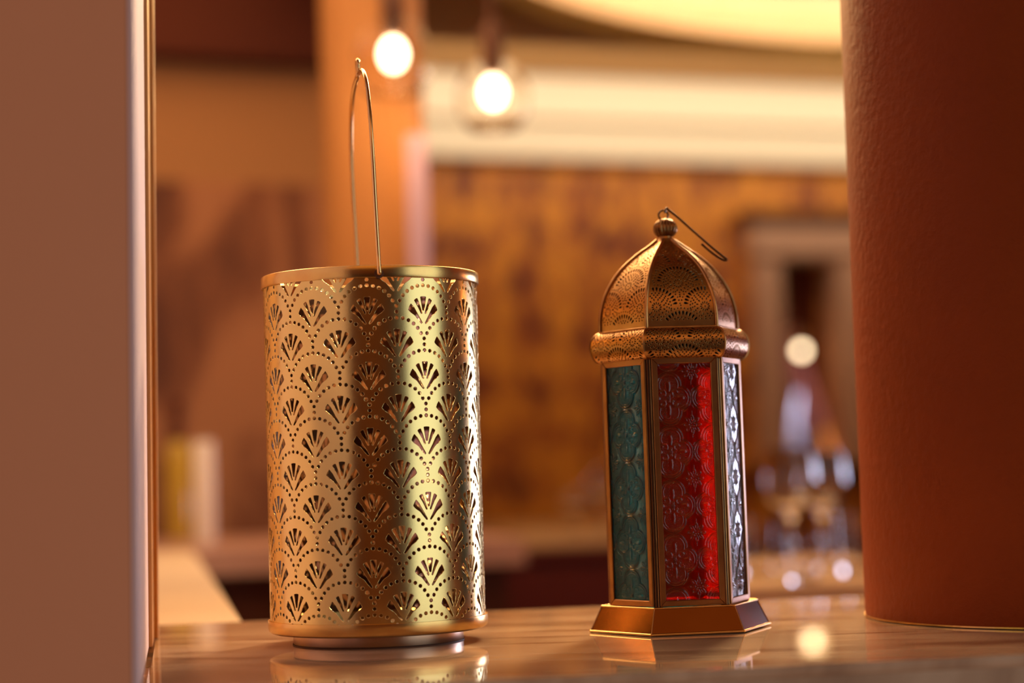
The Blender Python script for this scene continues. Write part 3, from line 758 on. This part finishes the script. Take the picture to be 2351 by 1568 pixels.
def relief(u, v):
    """height of the embossed glass in metres for pattern coordinates"""
    def fold(c, P): return (c + P / 2) % P - P / 2
    x, y = fold(u, PXg), fold(v, PYg)
    rid = lambda d, w_: np.exp(-(d / w_) ** 2)
    ax, ay = np.abs(x), np.abs(y)
    q = np.minimum(np.hypot(x, ay - 0.0093), np.hypot(ax - 0.0068, y)) - 0.0083
    h = 1.0 * rid(q, 0.00055) + 0.75 * rid(q + 0.0017, 0.00040)
    h -= 0.5 * rid(q - 0.0010, 0.0006)
    # inner motif
    lens = np.hypot(x / 0.0013, (ay - 0.0082) / 0.0042)
    oval = np.hypot((ax - 0.0084) / 0.0029, y / 0.0017)
    cd = np.hypot(x, y) / 0.0012
    cr = np.abs(np.hypot(ax - 0.0042, ay - 0.0034) - 0.0019); arc = rid(cr, 0.0006) * ((ax - 0.0042) * 0.6 + (ay - 0.0034) * -0.8 < 0.0009)
    mot = np.clip(1.15 - lens, 0, 1) + np.clip(1.15 - oval, 0, 1) + np.clip(1.15 - cd, 0, 1)
    mot2 = 1.1 * np.clip(mot * 1.6, 0, 1) + 1.0 * arc
    near = np.clip(np.maximum(mot * 4, arc * 2), 0, 1)
    ins = np.clip((-q - 0.0023) / 0.0003, 0, 1) * (1 - near)
    row = np.round(v / 0.00115); off = (row % 2) * 0.0006
    dx_ = fold(u + off, 0.0012); dy_ = v - row * 0.00115
    st = rid(np.hypot(dx_, dy_), 0.00038)
    h += ins * st * 0.55 + mot2
    # flower
    X, Y = fold(u - PXg / 2, PXg), fold(v - PYg / 2, PYg)
    r, a = np.hypot(X, Y), np.arctan2(Y, X)
    k = PI / 4; aa = (a + k / 2) % k - k / 2
    px_, py_ = r * np.cos(aa) - 0.0042, r * np.sin(aa)
    pet = np.hypot(px_ / 0.0021, py_ / 0.0010)
    h += 0.95 * rid(pet - 0.85, 0.28) + 0.35 * np.clip(1 - pet, 0, 1)
    for sx in (-1, 1):
        for sy in (-1, 1):
            h += 0.9 * rid(np.hypot(X - sx * 0.0008, Y - sy * 0.0009), 0.0006)
    ray = rid(Y, 0.0002) * ((np.abs(X) > 0.0068) & (np.abs(X) < 0.0080)) + rid(X, 0.0002) * ((np.abs(Y) > 0.0068) & (np.abs(Y) < 0.0095))
    h += 0.4 * ray
    # linking ring between neighbouring quatrefoils
    h += 0.6 * rid(np.hypot(fold(u - PXg / 2, PXg), y) - 0.0009, 0.0004)
    return h * 0.00042
def glass_mesh(name, u0, v0, step=0.00028):
    nu, nv = int(GW / step) + 1, int(GH / step) + 1
    us = np.linspace(-GW / 2, GW / 2, nu); vs = np.linspace(0, GH, nv)
    U_, V_ = np.meshgrid(us, vs)
    h = relief(U_ - u0, V_ - v0)
    vv = np.arange(nv * nu).reshape(nv, nu)
    P = np.stack([U_, -h, V_], -1).reshape(-1, 3)
    q = np.stack([vv[:-1, :-1], vv[:-1, 1:], vv[1:, 1:], vv[1:, :-1]], -1).reshape(-1, 4)
    back = [(-GW / 2, 0.0014, 0), (GW / 2, 0.0014, 0), (GW / 2, 0.0014, GH), (-GW / 2, 0.0014, GH)]
    n0 = len(P); P = np.concatenate([P, np.array(back)])
    me = bpy.data.meshes.new(name)
    F = [tuple(map(int, r)) for r in q]
    F.append((n0 + 3, n0 + 2, n0 + 1, n0))
    b_ = [int(i) for i in vv[0, :]]; t_ = [int(i) for i in vv[-1, :]]; l_ = [int(i) for i in vv[:, 0]]; r_ = [int(i) for i in vv[:, -1]]
    F.append(tuple(b_[::-1]) + (n0, n0 + 1)); F.append(tuple(t_) + (n0 + 2, n0 + 3)); F.append(tuple(l_) + (n0 + 3, n0)); F.append(tuple(r_[::-1]) + (n0 + 1, n0 + 2))
    me.from_pydata(P.tolist(), [], F); me.update()
    sm = np.zeros(len(me.polygons), bool); sm[:len(q)] = True; me.polygons.foreach_set('use_smooth', sm)
    return me
gA = glass_mesh('embossed_glass_a', -0.0113, GH - 0.0245)
gB = glass_mesh('embossed_glass_b', 0.0, GH - 0.0117)
# side i: 4 = front (red), 3 = left (teal), 5 = right (clear); rear 0, 1, 2
sides = {4: ('glass_red', gA, 'red embossed glass pane'), 3: ('glass_teal', gB, 'teal embossed glass pane'), 5: ('glass_clear', gA, 'clear embossed glass pane with lavender reflections'),
         0: ('glass_frost', gB, None), 1: ('glass_teal_rear', gA, None), 2: ('glass_red', gB, None)}
for i in range(6):
    n, t_ = panel_frame(i); rz = math.atan2(n[1], n[0]) + PI / 2
    o = obj('panel_frame', fm, M['frame_brass'], hx); c = n * (apo - 0.0004); o.location = (c[0], c[1], ZB); o.rotation_euler = (0, 0, rz)
    mk, gm, lab = sides[i]
    me = gm.copy(); me.materials.clear()
    g_ = obj('glass_pane', me, M[mk], hx); c = n * (apo + 0.0004); g_.location = (c[0], c[1], ZB + BW - 0.0005); g_.rotation_euler = (0, 0, rz)
    if lab: g_['label'] = lab
    # dark soldered corner post with a bright fillet
    p = hv(RBOD - 0.0030, i)
    obj('corner_post', tube(bmesh.new(), [(p[0], p[1], ZB - 0.0005), (p[0], p[1], ZT + 0.001)], 0.0031, 10), M['dark_in'], hx, smooth=60)
    for s in (-1, 1):
        ang_ = T0 + PI / 3 * i; e = np.array([-math.sin(ang_), math.cos(ang_)]) * 0.0009 * s
        q = hv(RBOD - 0.0006, i)
        obj('corner_fillet', tube(bmesh.new(), [(q[0] + e[0], q[1] + e[1], ZB), (q[0] + e[0], q[1] + e[1], ZT)], 0.0006, 6), M['rib'], hx, smooth=60)

# pierced patterns of the dome and the eave
def tear(x, y, a, r0, r1, w_, n=10):
    """teardrop along direction a (from up), fat end outside"""
    d = np.array([math.sin(a), math.cos(a)]); s = np.array([d[1], -d[0]]); out = []
    for k in range(n):
        th = 2 * PI * k / n; c, sn = math.cos(th), math.sin(th)
        u = (r0 + r1) / 2 + (r1 - r0) / 2 * c; ww = w_ / 2 * (0.62 + 0.38 * c) * sn
        out.append(np.array([x, y]) + d * u + s * ww)
    return ccw(out)
RM = 0.0151
def mandalas(centres, inside):
    """centres: list of (x, y, row); keeps holes that lie inside and are not covered by a lower row"""
    H = []
    rows = {}
    for c in centres: rows.setdefault(c[2], []).append(c)
    for (x, y, k) in centres:
        cand = [(dot(x, y, 0.00055, 8), (x, y), 0.0)]
        for j in range(12):
            a = 2 * PI * j / 12; cand.append((tear(x, y, a, 0.0017, 0.0037, 0.0013, 8), (x + 0.0027 * math.sin(a), y + 0.0027 * math.cos(a)), 0))
        for r, n, sz, ph in ((0.0054, 12, 0.00042, .5), (0.0073, 16, 0.00058, 0), (0.0089, 21, 0.00060, .5), (0.0104, 26, 0.00060, 0)):
            for j in range(n):
                a = 2 * PI * (j + ph) / n; p = (x + r * math.sin(a), y + r * math.cos(a))
                if r == 0.0054: cand.append((tear(x, y, a, 0.0045, 0.0064, 0.0014, 8), p, 0))
                else: cand.append((dot(*p, sz, 7), p, 0))
        for j in range(34):
            a = 2 * PI * (j + .5) / 34; cand.append((tear(x, y, a, 0.0116, RM, 0.0022, 10), (x + 0.0136 * math.sin(a), y + 0.0136 * math.cos(a)), 1))
        for j in range(44):
            a = 2 * PI * j / 44; p = (x + 0.0168 * math.sin(a), y + 0.0168 * math.cos(a)); cand.append((dot(*p, 0.00055, 7), p, 2))
        for poly, p, typ in cand:
            lim = {0: 0.0160, 1: 0.0172, 2: 0.0158}[typ]; ok = True
            for kk in (k - 1, k - 2):
                for (cx_, cy_, _) in rows.get(kk, []):
                    if math.hypot(p[0] - cx_, p[1] - cy_) < (0.0178 if typ == 2 and kk == k - 1 and False else lim + 0.0010): ok = False
            if ok and typ > 0:
                for (cx_, cy_, _) in rows.get(k, []):
                    if cx_ != x and math.hypot(p[0] - cx_, p[1] - cy_) < math.hypot(p[0] - x, p[1] - y) - 1e-9: ok = False
                    if cx_ != x and math.hypot(p[0] - cx_, p[1] - cy_) < 0.0158 and typ == 2: ok = False
            if ok and inside(np.array(poly)): H.append((np.array(poly), p))
    out = []
    for poly, p in H:      # drop overlaps
        if all(math.hypot(p[0] - q[1][0], p[1] - q[1][1]) > 0.00125 for q in out): out.append((poly, p))
    return [ccw(o_[0]) for o_ in out]

# dome profile: (circumradius, z)
ZD0 = 0.2105
dprof = [(0.0494, 0.0), (0.0494, 0.0065), (0.0486, 0.0145), (0.0462, 0.0235), (0.0420, 0.0325), (0.0358, 0.0415), (0.0284, 0.0490), (0.0195, 0.0560), (0.0112, 0.0615), (0.0060, 0.0655)]
P_ = [Vector((r, 0, z)) for r, z in dprof]; fine = catmull(P_, 6)
fr_ = np.array([p.x for p in fine]); fz_ = np.array([p.z for p in fine])
def profile_fn(fr_, fz_, z0):
    ap = fr_ * C30
    s = np.concatenate([[0], np.cumsum(np.hypot(np.diff(ap), np.diff(fz_)))])
    da = np.gradient(ap, s); dz = np.gradient(fz_, s)
    def fn(V, i):
        n, t_ = panel_frame(i); a = np.interp(V[:, 1], s, ap); z = np.interp(V[:, 1], s, fz_); ta = np.interp(V[:, 1], s, da); tz = np.interp(V[:, 1], s, dz)
        L_ = np.hypot(ta, tz); ta, tz = ta / L_, tz / L_
        pos = n[None] * a[:, None] + t_[None] * V[:, :1]; pos[:, 2] = z + z0
        nr = n[None] * tz[:, None]; nr[:, 2] = -ta
        ex = np.tile(t_, (len(V), 1)); ey = n[None] * ta[:, None]; ey[:, 2] = tz
        return pos, nr, ex, ey
    return fn, s, ap
dfn, ds, dap = profile_fn(fr_, fz_, ZD0)
T30 = math.tan(PI / 6)
def hwid(s_, S_, A_): return np.interp(s_, S_, A_) * T30
def outline_of(S_, A_, n):
    ss = np.linspace(0, S_[-1], n); hw_ = hwid(ss, S_, A_)
    return [(-h, s_) for h, s_ in zip(hw_[::-1], ss[::-1])][::-1][::-1] if False else [(h, s_) for h, s_ in zip(hw_, ss)] + [(-h, s_) for h, s_ in zip(hw_[::-1], ss[::-1])]
cent = []
pitch = 0.0178
for k in range(-1, 6):
    y = -0.0035 + pitch * k
    for x in ((-0.0342, 0, 0.0342) if k % 2 == 0 else (-0.0171, 0.0171)): cent.append((x, y, k))
ins_d = lambda P: bool(np.all(np.abs(P[:, 0]) < hwid(P[:, 1], ds, dap) - 0.0016) and P[:, 1].min() > 0.0040 and P[:, 1].max() < ds[-1] - 0.004)
hd_ = mandalas(cent, ins_d)
gridd = [(x, y) for y in np.arange(0.001, ds[-1], 0.0022) for x in np.arange(-0.026, 0.0261, 0.0035) if abs(x) < hwid(y, ds, dap) - 0.001]
ddat = pierce(outline_of(ds, dap, 60), hd_, gridd, lip=0.00016)
for i in range(6):
    sheet('dome_panel', ddat, dfn, 0.00025, M['antique'], hx, copies=[i], inner_mt=M['inner_shade'])
# ribs over the seams
for i in range(6):
    pts = [hv(r + 0.0002, i, z + ZD0) for r, z in zip(fr_, fz_)]
    obj('dome_rib', tube(bmesh.new(), pts, 0.0013, 8), M['rib'], hx, smooth=60)
bm = bmesh.new()
for i in range(6): tube(bm, [hv(0.0502, i, ZD0 + 0.0002), hv(0.0502, i + 1, ZD0 + 0.0002)], 0.0007, 6)
obj('dome_base_wire', bm, M['rib'], hx, smooth=60)
# added black core inside the dome stands for the shade behind the piercings
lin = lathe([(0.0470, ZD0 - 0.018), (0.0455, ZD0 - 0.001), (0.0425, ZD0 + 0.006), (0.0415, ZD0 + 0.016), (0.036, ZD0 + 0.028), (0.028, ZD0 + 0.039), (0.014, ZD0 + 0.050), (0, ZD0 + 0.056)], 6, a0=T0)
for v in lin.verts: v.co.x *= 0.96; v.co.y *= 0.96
obj('dome_shade_core', lin, M['inner_shade'], hx)

# eave: bulging ring
ZE0, ZE1 = 0.1885, ZD0
ep = []
for k in range(15):
    th = -PI / 2 + PI * k / 14
    ep.append((0.0488 + 0.0088 * math.cos(th) ** 0.9 if math.cos(th) > 0 else 0.0488, (ZE1 - ZE0) / 2 * (1 + math.sin(th))))
ep_r = np.array([max(p[0], 0.0488) for p in ep]); ep_z = np.array([p[1] for p in ep])
efn, es_, eap = profile_fn(ep_r, ep_z, ZE0)
cent = []
top = es_[-1]
for k, (y, xs) in enumerate([(top - 0.0305, (-0.0342, 0, 0.0342)), (top - 0.0130, (-0.0171, 0.0171)), (top + 0.0045, (-0.0342, 0, 0.0342))]):
    for x in xs: cent.append((x, y, k))
ins_e = lambda P: bool(np.all(np.abs(P[:, 0]) < hwid(P[:, 1], es_, eap) - 0.0010) and P[:, 1].min() > 0.0010 and P[:, 1].max() < top - 0.0012)
he_ = mandalas(cent, ins_e)
gride = [(x, y) for y in np.arange(0.001, top, 0.0015) for x in np.arange(-0.030, 0.0301, 0.004) if abs(x) < hwid(y, es_, eap) - 0.001]
edat = pierce(outline_of(es_, eap, 40), he_, gride, lip=0.00016)
for i in range(6):
    sheet('eave_panel', edat, efn, 0.00025, M['antique'], hx, copies=[i], inner_mt=M['inner_shade'])
    pts = [hv(r + 0.0001, i, z + ZE0) for r, z in zip(ep_r, ep_z)]
    obj('eave_seam', tube(bmesh.new(), pts, 0.0005, 6), M['rib'], hx, smooth=60)
bm = bmesh.new()
lo = [bm.verts.new(hv(0.0492, i, ZE0)) for i in range(6)]; hi = [bm.verts.new(hv(0.0492, i, ZE0 + 0.0006)) for i in range(6)]
bm.faces.new(lo[::-1]); bm.faces.new(hi)
for i in range(6): bm.faces.new((lo[i], lo[(i + 1) % 6], hi[(i + 1) % 6], hi[i]))
obj('eave_plate', bm, M['dark_in'], hx)

# finial: collar, fluted ball, ring and hook
zf = ZD0 + 0.0640
obj('finial_collar', lathe([(0.0080, zf - 0.0020), (0.0066, zf + 0.0005), (0.0052, zf + 0.0022), (0.0050, zf + 0.0040), (0, zf + 0.0040)], 32), M['rib'], hx, smooth=50)
rb, zbq = 0.0087, zf + 0.0098
obj('fluted_ball', lathe([(max(rb * math.sin(PI * i / 20), 0.0003), zbq - 0.0074 * math.cos(PI * i / 20)) for i in range(21)], 144, ph=lambda a, r, z: r * (1 - 0.13 * (0.5 + 0.5 * math.cos(20 * a)) ** 2)), M['finial'], hx, smooth=180)
rc = np.array([0, 0, zbq + 0.0098])
ring = [(rc[0] - 0.001 + 0.0034 * math.cos(a), 0, rc[2] + 0.0034 * math.sin(a)) for a in np.linspace(-2.0, -2.0 + 2 * PI * 0.97, 26)]
obj('hook_ring', tube(bmesh.new(), ring, 0.00072, 8), M['dark_wire'], hx, smooth=60)
def hk(x, y): 
    p = at(x, y, 1.4135); return (p[0] - HX[0], p[1] - HX[1], p[2] - ZL)
hpnt = [hk(1530, 489), hk(1534, 478), hk(1541, 484), hk(1560, 499), hk(1600, 535), hk(1640, 570), hk(1662, 588), hk(1671, 595), hk(1669, 598), hk(1658, 594), hk(1636, 579), hk(1614, 560)]
obj('hook', tube(bmesh.new(), catmull(hpnt, 6), 0.00085, 8), M['dark_wire'], hx, smooth=60)
